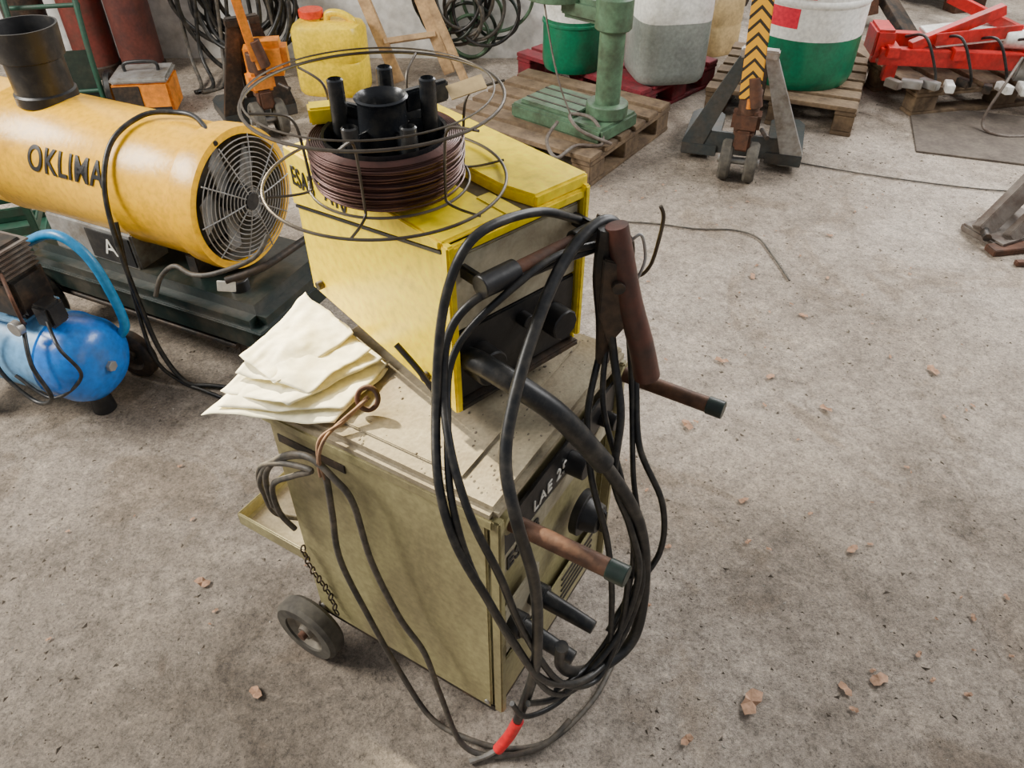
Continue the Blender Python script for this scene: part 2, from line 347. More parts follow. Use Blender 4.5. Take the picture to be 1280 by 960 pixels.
# reel
R=grp('wire_reel',(-.178,1.05,0),0)
lathe(R,'wire_coil_core',[(.086,1.088),(.100,1.088),(.104,1.10),(.107,1.145),(.104,1.150),(.088,1.152),(.086,1.088)],'wire')
bm=bmesh.new()
for i in range(22):
    z=1.089+i*.0029; rr=.1055+.002*math.sin(i*1.7)+.003*(i/22)
    w=random.uniform(-.0015,.0015)
    pts=[(math.cos(2*math.pi*k/32)*rr+w,math.sin(2*math.pi*k/32)*rr,z+.0014*math.sin(2*math.pi*k/32*2+i)) for k in range(32)]
    tube(None,'',pts,.0014,'wire',closed=True,n=2,seg=5,bm=bm)
for i in range(7):
    rr=.088+i*.0030
    tube(None,'',[(math.cos(2*math.pi*k/24)*rr,math.sin(2*math.pi*k/24)*rr,1.152) for k in range(24)],.0014,'wire',closed=True,n=2,seg=5,bm=bm)
fin(R,'wire_turns',bm,'wire',True)
bm=bmesh.new()
tube(None,'',circ((-.006,.0),.176,1.086,28),.0024,'',closed=True,n=3,seg=8,bm=bm)
tube(None,'',circ((-.010,.004),.178,1.205,28),.0024,'',closed=True,n=3,seg=8,bm=bm)
tube(None,'',circ((-.016,.010),.170,1.212,28),.0014,'',closed=True,n=3,seg=8,bm=bm)
tube(None,'',circ((0,0),.116,1.084,24),.0022,'',closed=True,n=3,seg=8,bm=bm)
for k in range(6):
    a=2*math.pi*k/6+.35; ca,sa=math.cos(a),math.sin(a)
    tube(None,'',[(ca*r_,sa*r_,z) for r_,z in [(.178,1.205),(.135,1.198),(.120,1.185),(.115,1.15),(.113,1.10),(.115,1.086),(.14,1.083),(.176,1.086)]],.0021,'',n=4,seg=6,bm=bm)
fin(R,'wire_basket',bm,'zinc',True)
lathe(R,'hub_bowl',[(.084,1.158),(.088,1.160),(.088,1.152),(.080,1.115),(.060,1.095),(.036,1.085),(.036,1.092),(.056,1.102),(.074,1.120),(.084,1.158)],'hub',(0,-.002,0))
lathe(R,'hub_cup',[(0,1.074),(.034,1.074),(.034,1.17),(.033,1.200),(.037,1.207),(.034,1.209),(.028,1.200),(.026,1.12),(0,1.12)],'hub',(0,-.005,0))
for k in range(5):
    a=math.radians(20+72*k); ca,sa=math.cos(a),math.sin(a)
    box(R,'hub_arm_%d'%k,(ca*.056,sa*.056-.003,1.135),(.046,.008,.07),'hub',(0,0,20+72*k))
    h_=1.222 if k in (0,1,2) else 1.185
    lathe(R,'hub_tube_%d'%k,[(0,1.10),(.0125,1.10),(.0115,h_),(.009,h_+.002),(.008,h_-.012),(0,h_-.022)],'hub',(ca*.066,sa*.066-.003,0),seg=20)
box(R,'hub_crosspiece',(.055,.045,1.19),(.075,.014,.03),'hub',(0,0,40))
box(R,'hub_crosspiece_2',(-.05,.03,1.17),(.06,.012,.03),'hub',(0,0,-30))
box(R,'yellow_clip',(-.088,.040,1.168),(.05,.030,.024),'yellow',(0,0,15))
box(R,'yellow_clip_leg',(-.066,.036,1.150),(.008,.022,.055),'yellow',(0,0,15))
prism(R,'paper_tag',[(-.030,-.014),(.024,-.016),(.032,.014),(-.024,.016)],.0015,'tan',(.115,.025,1.208),(14,-8,30),bev=0)

# ------------------------------------------------------------------ cables
T=grp('welding_cables',(0,0,0))
hose=[(-.075,.925,.850),(-.052,.900,.862),(.000,.870,.847),(.073,.860,.788),(.149,.860,.681),(.221,.870,.527),(.252,.870,.360),(.247,.840,.214),(.199,.800,.178),(.130,.760,.205)]
tube(T,'hose_sleeve',hose[:5],.0185,'rubber',seg=16)
tube(T,'torch_hose',hose[3:]+[(.09,.72,.30),(.085,.70,.40)],.0115,'rubber',seg=14)
c2=[(.176,1.01,.96),(.154,1.020,1.027),(.115,.990,1.038),(.068,.930,1.008),(.028,.850,.949),(.000,.780,.878),(-.009,.730,.820),(.006,.690,.749),(.034,.680,.611),(.041,.670,.471),(.036,.68,.33),(.008,.70,.12)]
tube(T,'ground_cable',c2,.0092,'rubber',seg=12)
tube(T,'red_tape',[(.012,.698,.135),(-.005,.697,.075),(-.028,.690,.03)],.0115,'redtape',seg=12)
tube(T,'cable_end',[(-.028,.690,.03),(-.05,.685,.014),(-.085,.675,.008)],.006,'steel',seg=8)
c3=[(.103,1.050,1.017),(.045,.980,1.069),(-.011,.920,1.089),(-.052,.880,1.083),(-.079,.860,1.040),(-.097,.840,.970),(-.106,.800,.875),(-.102,.720,.798),(-.080,.680,.708),(-.036,.660,.599),(0,.660,.488),(.056,.680,.324),(.135,.730,.231),(.203,.800,.223),(.243,.850,.337),(.235,.87,.45)]
tube(T,'cable_a',c3,.0068,'rubber')
c4=[(.125,1.0,.998),(.057,.95,1.002),(0,.90,1.005),(-.055,.87,.991),(-.088,.85,.949),(-.096,.81,.881),(-.083,.74,.825),(-.056,.69,.749),(-.018,.67,.645),(.019,.67,.495),(.086,.70,.28),(.162,.75,.194),(.205,.80,.281),(.215,.84,.40)]
tube(T,'cable_b',c4,.0062,'rubber')
tube(T,'cable_c',[(.12,.99,1.01),(.06,.94,1.02),(.0,.89,1.0),(-.06,.862,.95),(-.088,.84,.90),(-.090,.78,.85),(-.085,.71,.78),(-.062,.675,.67),(-.02,.655,.55),(.02,.665,.42),(.07,.69,.26),(.13,.75,.17),(.18,.81,.20)],.0055,'rubber')
tube(T,'cable_d',[(.141,.98,.80),(.125,.93,.723),(.135,.88,.62),(.168,.84,.498),(.185,.81,.345),(.177,.78,.229),(.09,.71,.21),(.029,.67,.259)],.0058,'rubber')
tube(T,'cable_e',[(.20,1.02,.80),(.212,1.0,.731),(.224,.95,.626),(.274,.92,.511),(.281,.90,.395),(.23,.86,.323),(.182,.80,.281)],.0060,'rubber')
tube(T,'cable_f',[(.15,.98,.90),(.164,.96,.816),(.178,.92,.732),(.173,.88,.62),(.208,.86,.518),(.232,.84,.404),(.205,.80,.281),(.14,.75,.21)],.0068,'rubber')
tube(T,'cable_g',[(.155,.99,.86),(.150,.94,.74),(.19,.89,.60),(.22,.86,.45),(.21,.83,.30),(.15,.77,.22),(.08,.70,.25)],.005,'rubber')
tube(T,'cable_h',[(.19,1.01,.84),(.205,.99,.72),(.215,.93,.58),(.235,.89,.43),(.20,.83,.25),(.11,.74,.16),(.03,.68,.19),(.0,.67,.26)],.005,'rubber')
cL=[(-.40,.975,.40),(-.455,.965,.43),(-.462,.955,.50),(-.458,.948,.546),(-.415,.920,.622),(-.34,.876,.683),(-.306,.855,.667),(-.309,.858,.564),(-.316,.862,.422),(-.28,.841,.27),(-.23,.81,.114),(-.166,.759,.015),(-.082,.717,.010),(0,.700,.010),(.084,.72,.010),(.171,.80,.011),(.22,.88,.011)]
tube(T,'mains_cable_a',cL,.0058,'greycab')
tube(T,'mains_cable_b',[(-.45,.95,.47),(-.44,.935,.57),(-.39,.905,.65),(-.33,.868,.69),(-.285,.84,.665),(-.26,.828,.62),(-.245,.815,.48),(-.207,.793,.34),(-.165,.768,.26),(-.14,.745,.14),(-.10,.70,.03),(-.03,.685,.010),(.06,.70,.02),(.12,.75,.03)],.0058,'greycab')
tube(T,'mains_cable_loop',[(-.43,.94,.44),(-.468,.965,.50),(-.45,.945,.58),(-.39,.90,.64),(-.33,.865,.66),(-.37,.89,.62),(-.43,.93,.55),(-.435,.935,.47),(-.415,.935,.42)],.0055,'greycab')
tube(T,'hanging_string',[(-.235,.938,.758),(-.27,.895,.742),(-.302,.865,.735),(-.310,.855,.70),(-.312,.852,.66)],.003,'string')
tube(T,'hanging_string_b',[(-.235,.930,.758),(-.28,.888,.74),(-.296,.858,.735),(-.308,.853,.70),(-.305,.851,.655)],.003,'string')
tube(T,'lifting_eye',[(-.235+.017*math.cos(a),.935+.010*math.sin(a),.756+.016*math.sin(a)) for a in [i*math.pi/4 for i in range(8)]],.0045,'rust',closed=True)
tube(T,'hook_rod',[(-.171,.90,.895),(-.14,.88,.865),(-.113,.858,.837),(-.10,.845,.84)],.005,'dark')
K=grp('welding_torch',(0,0,0))
tube(K,'grip',[(.150,.985,1.045),(.163,.98,.99),(.180,.975,.92),(.205,.97,.84),(.222,.97,.775)],.017,'brown',seg=14,r2=.022)
tube(K,'jaw',[(.135,.985,1.04),(.133,.985,.96),(.143,.98,.88),(.148,.98,.80)],.012,'dark',seg=8)
prism(K,'lever',[(0,0),(.035,-.01),(.045,-.12),(.02,-.16),(.0,-.10)],.02,'dark',(.133,.985,1.0),(90,0,0))
cyl(K,'pivot',(.158,.955,.955),(.158,1.005,.955),.010,'dark')
tube(K,'spring_wire',[(.175,1.0,1.01),(.19,1.0,1.02),(.20,1.0,.98),(.19,.99,.95)],.0025,'steel')
tube(K,'hook_wire',[(.13,1.06,1.02),(.165,1.06,1.0),(.189,1.065,.971),(.196,1.07,.92),(.209,1.07,.905),(.224,1.07,.925),(.231,1.07,.965),(.234,1.07,1.01),(.227,1.07,1.03)],.0032,'zinc')

# papers: loose crumpled pile
Pp=grp('paper_sheets',(0,0,0))
def sheet(name,c,amp=.008,ph=0,th=.0010,edge=.012):
    bm=bmesh.new(); n=26; V_=[]
    for i in range(n+1):
        row=[]
        for j in range(n+1):
            u_,v_=i/n,j/n
            p_=Vector(c[0])*(1-u_)*(1-v_)+Vector(c[1])*u_*(1-v_)+Vector(c[2])*u_*v_+Vector(c[3])*(1-u_)*v_
            nz=mnoise.noise(Vector((u_*2.2+ph*3,v_*2.2,ph)))+.5*abs(mnoise.noise(Vector((u_*5,v_*5+ph*2,ph))))
            p_.z+=amp*(nz+.4)+edge*max(0,max(abs(u_-.5),abs(v_-.5))-.38)*3*mnoise.noise(Vector((u_*2,v_*2,ph*5)))
            p_.x+=.006*mnoise.noise(Vector((u_*3,v_*3,ph+9))); p_.y+=.006*mnoise.noise(Vector((u_*3,v_*3,ph+19)))
            row.append(bm.verts.new(p_))
        V_.append(row)
    for i in range(n):
        for j in range(n): bm.faces.new((V_[i][j],V_[i+1][j],V_[i+1][j+1],V_[i][j+1]))
    o=fin(Pp,name,bm,'paper',True); md=o.modifiers.new('s','SOLIDIFY'); md.thickness=th; return o
sheet('sheet_1',[(-.505,.915,.736),(-.285,.898,.735),(-.215,1.030,.738),(-.41,1.09,.738)],.005,0)
sheet('sheet_2',[(-.48,.925,.742),(-.275,.920,.741),(-.212,1.045,.744),(-.39,1.13,.744)],.007,1.3)
sheet('sheet_3',[(-.485,.965,.748),(-.36,.915,.747),(-.225,1.04,.752),(-.375,1.20,.750)],.010,2.2)
sheet('sheet_4',[(-.47,.995,.757),(-.33,.945,.755),(-.245,1.055,.757),(-.385,1.205,.758)],.010,3.6)
sheet('sheet_5',[(-.465,1.03,.765),(-.39,.96,.762),(-.28,1.09,.765),(-.39,1.215,.766)],.011,5.1)

# ------------------------------------------------------------------ heater
Hh=grp('space_heater',(-.78,2.05,0),math.degrees(math.atan2(.42,-.907)))
q=zto((1,0,0)); zc=.53; HR=.20
lathe(Hh,'body',[(HR-.012,0),(HR,.006),(HR,.02),(HR-.004,.03),(HR-.004,.28),(HR-.002,.285),(HR-.002,.295),(HR-.004,.30),(HR-.004,.80),(HR,.805),(HR,.815),(HR-.004,.82),(HR-.004,1.0),(HR-.03,1.06),(HR-.08,1.09),(0,1.10)],'heatyel',(0.03,0,zc),q,64)
lathe(Hh,'front_ring',[(HR-.015,-.03),(HR+.006,-.03),(HR+.010,0),(HR+.006,.05),(HR-.004,.052),(HR-.02,.03),(HR-.015,-.03)],'heatyel',(0.03,0,zc),q,64)
lathe(Hh,'inner_duct',[(HR-.02,-.02),(HR-.03,.10),(0,.11)],'fgrey',(.03,0,zc),q)
bm=bmesh.new()
for i in range(12):
    rr=.03+i*.0135
    tube(None,'',[(-.012-.018*(1-(rr/HR)**2),rr*math.cos(t),zc+rr*math.sin(t)) for t in [2*math.pi*k/28 for k in range(28)]],.0017,'',closed=True,n=2,seg=5,bm=bm)
for k in range(10):
    a=2*math.pi*k/10
    tube(None,'',[(-.03+.018*(rr/HR)**2,rr*math.cos(a),zc+rr*math.sin(a)) for rr in (.02,.07,.12,.188)],.0022,'',n=2,seg=5,bm=bm)
fin(Hh,'grille',bm,'steel',True)
cyl(Hh,'grille_badge',(-.034,0,zc),(-.028,0,zc),.025,'black')
cyl(Hh,'fan_hub',(.0,0,zc),(.07,0,zc),.04,'black')
for k in range(5):
    a=72*k
    box(Hh,'fan_blade_%d'%k,(.04,math.cos(math.radians(a))*.095,zc+math.sin(math.radians(a))*.095),(.006,.12,.09),'steel',(a,0,25),bev=.002)
lathe(Hh,'chimney',[(.085,0),(.088,.002),(.088,.03),(.082,.035),(.082,.125),(.092,.13),(.098,.215),(.092,.215),(.080,.13),(.078,.0)],'black',(.69,0,zc+HR-.02))
text(Hh,'lettering','OKLIMA',.105,(.475,0,zc),(0,0,180),'black',bend=HR-.003,off=.0015,shift=.225,sx=.72)
box(Hh,'fuel_tank',(.33,0,.215),(.96,.42,.17),'tank',bev=.035)
box(Hh,'tank_band',(.33,0,.23),(.975,.435,.012),'tank',bev=.004)
cyl(Hh,'tank_cap',(-.02,.12,.295),(-.02,.12,.335),.03,'black')
box(Hh,'support_front',(.14,0,.33),(.04,.26,.09),'dark'); box(Hh,'support_rear',(.72,0,.33),(.04,.26,.09),'dark')
box(Hh,'control_box',(.50,.11,.355),(.36,.12,.13),'steel',bev=.006)
box(Hh,'control_face',(.42,.172,.355),(.18,.004,.10),'black')
text(Hh,'control_mark','A',.08,(.42,.175,.355),(90,0,180),'bright')
tube(Hh,'frame_foot',[(-.02,-.17,.14),(-.02,-.17,.03),(-.02,-.12,.012),(-.02,.12,.012),(-.02,.17,.03),(-.02,.17,.14)],.011,'dark',n=5)
tube(Hh,'frame_rail_l',[(-.02,.19,.13),(.8,.19,.13)],.010,'dark',n=1); tube(Hh,'frame_rail_r',[(-.02,-.19,.13),(.8,-.19,.13)],.010,'dark',n=1)
wheel(Hh,'wheel_a',(.78,.24,.11),.11,.05,(0,1,0)); wheel(Hh,'wheel_b',(.78,-.24,.11),.11,.05,(0,1,0))
cyl(Hh,'axle',(.78,-.25,.11),(.78,.25,.11),.01,'dark')
adopt(Hh,tube(None,'cord',[(-.80,2.0,.72),(-.88,2.12,.74),(-.95,2.16,.742),(-1.04,2.14,.742),(-1.11,2.06,.70),(-1.135,1.985,.60),(-1.127,1.93,.454),(-1.10,1.88,.28),(-1.08,1.86,.12),(-1.02,1.83,.02),(-.93,1.82,.010),(-.80,1.80,.010)],.0075,'rubber'))
adopt(Hh,tube(None,'cord_b',[(-1.13,1.97,.5),(-1.12,1.90,.3),(-1.10,1.85,.1),(-1.04,1.84,.012),(-.96,1.80,.010),(-.88,1.76,.010)],.006,'rubber'))
adopt(Hh,tube(None,'power_lead',[(-.68,1.90,.50),(-.72,1.86,.45),(-.82,1.83,.42),(-.90,1.85,.40),(-.96,1.88,.41),(-1.02,1.90,.36),(-1.05,1.89,.30)],.007,'greycab'))
adopt(Hh,tube(None,'handle_lead',[(-.60,1.98,.44),(-.70,1.86,.42),(-.80,1.82,.40)],.011,'dark'))
adopt(Hh,box(None,'tag',(-.80,1.815,.385),(.05,.004,.035),'white',(0,10,10)))

# ------------------------------------------------------------------ compressor
Cc=grp('air_compressor',(-1.19,1.71,0),math.degrees(math.atan2(.36,-.93)))
r_=.125
lathe(Cc,'tank_end',[(0,-.055),(.05,-.05),(.09,-.035),(.115,-.01),(r_,.02),(r_,.09),(r_-.002,.091)],'blue',(0,0,.20),q)
lathe(Cc,'tank_body',[(r_-.001,.09),(r_-.001,.45),(.118,.49),(.09,.515),(.05,.53),(0,.535)],'ltblue',(0,0,.20),q)
lathe(Cc,'weld_ring',[(r_,.085),(r_+.003,.09),(r_,.095)],'blue',(0,0,.20),q)
cyl(Cc,'end_plug',(-.05,0,.20),(-.066,0,.20),.016,'steel',seg=6)
cyl(Cc,'drain_foot',(.05,0,.08),(.05,0,0.0),.028,'black',r2=.034)
cyl(Cc,'foot_stem',(.05,0,.09),(.05,0,.04),.015,'blue')
wheel(Cc,'wheel_left',(.42,.14,.075),.075,.03,(0,1,0)); wheel(Cc,'wheel_right',(.42,-.15,.075),.075,.03,(0,1,0))
wheel(Cc,'wheel_rear',(.06,-.17,.085),.085,.035,(0,1,0),tire='dark',rim='dark')
box(Cc,'pump_base',(.30,0,.34),(.34,.14,.012),'ltblue')
cyl(Cc,'motor',(.26,0,.41),(.48,0,.41),.075,'dark')
box(Cc,'crankcase',(.17,0,.41),(.11,.12,.13),'dark',bev=.015)
for i in range(6): box(Cc,'fin_%d'%i,(.17,0,.475+i*.014),(.10,.11,.006),'castgrey')
box(Cc,'cyl_core',(.17,0,.51),(.07,.08,.09),'dark')
cyl(Cc,'air_filter',(.17,.05,.52),(.17,.12,.52),.03,'black')
cyl(Cc,'gauge',(.10,.09,.36),(.10,.11,.36),.022,'steel')
tube(Cc,'copper_pipe',[(.12,.06,.50),(.06,.10,.46),(.08,.09,.38),(.14,.05,.33)],.005,'rust')
box(Cc,'pressure_switch',(.06,.02,.37),(.06,.06,.07),'black',bev=.008)
tube(Cc,'handle_tube',[(.22,-.10,.48),(.12,-.10,.53),(.05,-.10,.535),(-.01,-.10,.49),(-.04,-.10,.40),(-.045,-.10,.27),(-.0,-.08,.22)],.014,'cyan')
tube(Cc,'hose_a',[(.1,.08,.36),(.05,.14,.28),(.02,.15,.18),(.10,.15,.14),(.2,.14,.22),(.22,.10,.33)],.006,'rubber')
tube(Cc,'hose_b',[(.06,.04,.36),(-.03,.10,.33),(-.05,.09,.23),(.05,.13,.15),(.16,.13,.20)],.005,'rubber')
def crate(name,loc,rz,mat):
    g=grp(name,loc,rz); w,d,h=.4,.3,.22
    box(g,'bottom',(0,0,.01),(w,d,.015),mat)
    for s1 in (-1,1):
        for k in range(3):
            box(g,'long_%d_%d'%(s1,k),(0,s1*d/2,.035+k*.08),(w,.012,.035),mat)
            box(g,'short_%d_%d'%(s1,k),(s1*w/2,0,.035+k*.08),(.012,d,.035),mat)
        for s2 in (-1,1): box(g,'post_%d_%d'%(s1,s2),(s1*w/2,s2*d/2,h/2),(.025,.025,h),mat)
crate('plastic_crate',(-2.05,2.68,0),20,'crategr')

# ------------------------------------------------------------------ pallets
def pallet(name,loc,rz,lx,ly,mat,nb=6):
    g=grp(name,loc,rz)
    for k in range(3):
        y=.05+(ly-.1)*k/2
        box(g,'bottom_board_%d'%k,(lx/2,y,.011),(lx,.1,.02),mat)
        box(g,'stringer_%d'%k,(lx/2,y,.110),(lx,.1,.02),mat)
        for j in range(3): box(g,'block_%d_%d'%(k,j),(.07+(lx-.14)*j/2,y,.0605),(.13,.095,.078),mat)
    for k in range(nb):
        w=lx/nb*.8; x=w/2+(lx-w)*k/(nb-1)
        box(g,'top_board_%d'%k,(x,ly/2+random.uniform(-.004,.004),.132),(w,ly,.021),mat,(0,0,random.uniform(-.4,.4)))
    return g
pallet('wooden_pallet',(.34,3.16,0),55,.78,.85,'wood')
pallet('wooden_pallet.001',(1.68,3.71,0),67,.8,.74,'wood')
pallet('red_pallet',(.66,3.93,0),46,.7,.88,'redwood')
pallet('wooden_pallet.002',(2.08,3.97,0),12,1.1,.8,'wood')
box(None,'floor_mat',(2.75,3.60,.005),(1.5,.62,.008),'matt',(0,0,-18),bev=.002)

def barrel(name,loc,r,h,band,mats,lid='white',label=False,rz=0):
    g=grp(name,loc,rz)
    lathe(g,'lower',[(0,0),(r*.93,0),(r*.97,.02),(r,.05),(r,band)],mats[0])
    lathe(g,'upper',[(r,band),(r*1.0,h*.80),(r*1.02,h*.83),(r*1.02,h*.86),(r*.98,h*.89),(r*.93,h*.97),(r*.9,h)],mats[1])
    lathe(g,'lid',[(r*.92,h*.99),(r*.94,h),(r*.94,h+.02),(r*.88,h+.025),(r*.85,h+.01),(0,h+.012)],lid)
    lathe(g,'rib',[(r,h*.45),(r+.006,h*.46),(r+.006,h*.48),(r,h*.49)],mats[0] if band>h*.47 else mats[1])
    cyl(g,'bung',(r*.5,0,h+.01),(r*.5,0,h+.04),.03,'black')
    return g
b1=barrel('plastic_barrel',(.33,4.33,.143),.165,.50,.26,('green','white'),'mach')
b2=barrel('oil_drum',(1.51,4.20,.143),.275,.86,.24,('green','white'))
def curved(g,name,r,z0,z1,a0,a1,mat):
    bm=bmesh.new(); n=14; A=[];B=[]
    for i in range(n+1):
        a=math.radians(a0+(a1-a0)*i/n); A.append(bm.verts.new((r*math.cos(a),r*math.sin(a),z0)));B.append(bm.verts.new((r*math.cos(a),r*math.sin(a),z1)))
    for i in range(n): bm.faces.new((A[i],A[i+1],B[i+1],B[i]))
    return fin(g,name,bm,mat,True)
curved(b2,'label',.2765,.295,.385,-175,-118,'label')
curved(b2,'label_upper',.2765,.43,.60,-175,-105,'label')
g=grp('plastic_container',(.80,4.20,.143),10)
def rsq(a,r,n=4):
    c,s_=math.cos(a),math.sin(a); k=(abs(c)**n+abs(s_)**n)**(-1/n); return r*k*c,r*k*s_
def sq_loft(g,name,prof,mat,asp=1):
    bm=bmesh.new(); rings=[]
    for r,z in prof: rings.append([bm.verts.new((rsq(2*math.pi*i/48,r)[0],rsq(2*math.pi*i/48,r)[1]*asp,z)) for i in range(48)])
    for A,B in zip(rings,rings[1:]):
        for i in range(48): bm.faces.new((A[i],A[(i+1)%48],B[(i+1)%48],B[i]))
    bm.faces.new(rings[0][::-1]); bm.faces.new(rings[-1]); return fin(g,name,bm,mat,True)
sq_loft(g,'lower',[(.17,0),(.185,.02),(.19,.06),(.19,.30)],'trans')
sq_loft(g,'upper',[(.19,.30),(.19,.50),(.18,.56),(.12,.60)],'white')
cyl(g,'cap',(.05,0,.60),(.05,0,.64),.04,'red')
def jerry(name,loc,rz,w,d,h,mat,cap):
    g=grp(name,loc,rz)
    sq_loft(g,'body',[(w*.46,0),(w*.49,.015),(w*.5,.04),(w*.5,h*.45),(w*.485,h*.48),(w*.5,h*.51),(w*.5,h*.85),(w*.46,h*.93),(w*.3,h*.97)],mat,d/w)
    cyl(g,'neck',(-w*.22,0,h*.94),(-w*.22,0,h*1.02),w*.13,mat)
    cyl(g,'cap',(-w*.22,0,h*1.0),(-w*.22,0,h*1.10),w*.17,cap)
    tube(g,'handle',[(-w*.02,0,h*.95),(w*.03,0,h*1.05),(w*.2,0,h*1.06),(w*.36,0,h*.98),(w*.38,0,h*.90)],w*.05,mat)
jerry('jerrycan',(-.98,4.36,0),-8,.38,.26,.38,'jerry','cap')
jerry('jerrycan.001',(1.27,5.0,0),30,.24,.18,.36,'tan','black')

# ------------------------------------------------------------------ drill press on pallet
D=grp('drill_press',(.43,3.47,.143),50)
box(D,'base',(-.02,.17,.035),(.30,.52,.07),'mach',bev=.012)
box(D,'base_table',(-.02,.24,.078),(.24,.30,.02),'mach',bev=.004)
for i in range(3): box(D,'t_slot_%d'%i,(-.09+i*.07,.24,.0885),(.012,.30,.003),'dark',bev=0)
cyl(D,'column_flange',(0,0,.07),(0,0,.13),.095,'mach')
cyl(D,'column',(0,0,.10),(0,0,1.35),.056,'mach')
box(D,'table_arm',(0,.12,.50),(.12,.26,.09),'mach',bev=.02)
cyl(D,'arm_clamp',(0,0,.44),(0,0,.57),.080,'mach')
cyl(D,'work_table',(0,.30,.52),(0,.30,.555),.15,'mach')
box(D,'head',(0,.16,1.22),(.22,.5,.22),'mach',bev=.03)
cyl(D,'spindle',(0,.34,.95),(0,.34,1.12),.035,'steel'); cyl(D,'chuck',(0,.34,.87),(0,.34,.96),.028,'dark')
cyl(D,'motor',(0,-.16,1.08),(0,-.16,1.36),.09,'mach')
adopt(D,tube(None,'power_cable',[(.20,3.33,.235),(.15,3.22,.20),(.19,3.14,.156),(.28,3.26,.156),(.40,3.28,.156),(.36,3.36,.235),(.26,3.40,.24),(.30,3.30,.21),(.44,3.28,.156)],.008,'castgrey'))
adopt(D,tube(None,'hanging_wire',[(.13,3.60,.70),(.17,3.52,.50),(.21,3.44,.36),(.26,3.40,.245)],.004,'castgrey'))

# ------------------------------------------------------------------ pallet jacks
def jack(name,loc,rz,mat,frame,plate,lean=0,fl_=.42,hl=1.2,frame2=None,w=.27,hp=.085):
    g=grp(name,loc,rz)
    for s1 in (-1,1): wheel(g,'steer_wheel_%d'%(s1>0),(s1*.055,-.15,.088),.088,.05,(1,0,0),'tire','rim')
    cyl(g,'axle',(-.09,-.15,.088),(.09,-.15,.088),.016,'steel')
    box(g,'fork_yoke',(0,-.15,.19),(.07,.08,.09),'rust',bev=.01)
    cyl(g,'pump',(0,-.13,.20),(0,-.13,.40),.045,'rustpipe'); cyl(g,'piston',(0,-.11,.38),(0,-.06,.52),.018,'steel')
    cyl(g,'spring',(0.03,-.17,.34),(0.0,-.165,.46),.026,'rust')
    box(g,'pump_body',(0,-.13,.27),(.12,.10,.09),mat if frame2 is None else 'rust',bev=.015)
    cyl(g,'pedal',(.07,-.20,.26),(.10,-.26,.25),.010,'dark')
    box(g,'handle_plate',(lean*.45,-.17,.38+.36),(hp,.014,.74),plate,(0,math.degrees(math.atan(lean))*1.0,0))
    tube(g,'handle_tube',[(0,-.16,.33),(lean*.5,-.15,.8),(lean*(hl-.3),-.15,hl-.1)],.018,mat,n=3)
    tube(g,'handle_loop',[(lean*.9,-.15,hl-.12),(lean-.12,-.15,hl-.02),(lean-.10,-.15,hl+.08),(lean+.10,-.15,hl+.08),(lean+.12,-.15,hl-.02),(lean*.9,-.15,hl-.12)],.014,mat,n=5)
    for s1 in (-1,1):
        prism(g,'a_plate_%d'%(s1>0),[(s1*.02,.50),(s1*.075,.50),(s1*w,.09),(s1*w,.03),(s1*(w-.10),.03),(s1*(w-.10),.09)][::s1],.03,frame if (s1>0 or frame2 is None) else frame2,(0,.015,0),(90,0,0))
        prism(g,'fork_%d'%(s1>0),[(s1*w,-.02),(s1*w,fl_-.05),(s1*(w-.03),fl_),(s1*(w-.13),fl_),(s1*(w-.16),fl_-.05),(s1*(w-.16),-.02)],.05,'jackgrey',(0,0,.035))
        cyl(g,'load_roller_%d'%(s1>0),(s1*(w-.08)-.04,fl_-.10,.038),(s1*(w-.08)+.04,fl_-.10,.038),.036,'tire')
    box(g,'a_top',(0,0,.505),(.16,.05,.04),frame,bev=.006)
    box(g,'cross_plate',(0,.0,.10),(w*1.6,.02,.10),'jackgrey')
    box(g,'fork_back',(0,.02,.28),(.10,.03,.40),'dark')
    return g
jack('pallet_jack',(1.055,3.40,0),-18,'orange','steel','chevron',-.06,frame2='jackgrey')
j2=jack('pallet_jack.001',(-1.27,3.86,0),30,'orange','dark','orange',-.12,.30,w=.18,hp=.04)
box(j2,'pump_cover',(.06,-.10,.36),(.20,.14,.16),'orange',(0,0,-20),bev=.03)

# ------------------------------------------------------------------ ladder
Lg=grp('wooden_ladder',(0,0,0))
A0,A1=Vector((-.637,4.42,0.02)),Vector((-1.24,4.70,1.6)); B0,B1=Vector((-.36,4.56,0.02)),Vector((-.96,4.78,1.6))
def beam(g,name,a,b_,w,t_,mat):
    a=Vector(a);b_=Vector(b_); o=box(g,name,(a+b_)/2,(w,t_,(b_-a).length),mat); o.rotation_mode='QUATERNION'; o.rotation_quaternion=zto(b_-a); return o
beam(Lg,'rail_a',A0,A1,.065,.03,'ladder'); beam(Lg,'rail_b',B0,B1,.065,.03,'ladder')
for i in range(6):
    t=.13+i*.155; beam(Lg,'rung_%d'%i,A0.lerp(A1,t),B0.lerp(B1,t),.03,.05,'ladder')
beam(Lg,'back_rail_a',(-.25,4.36,.02),(-.9,4.60,1.5),.045,.025,'ladder')

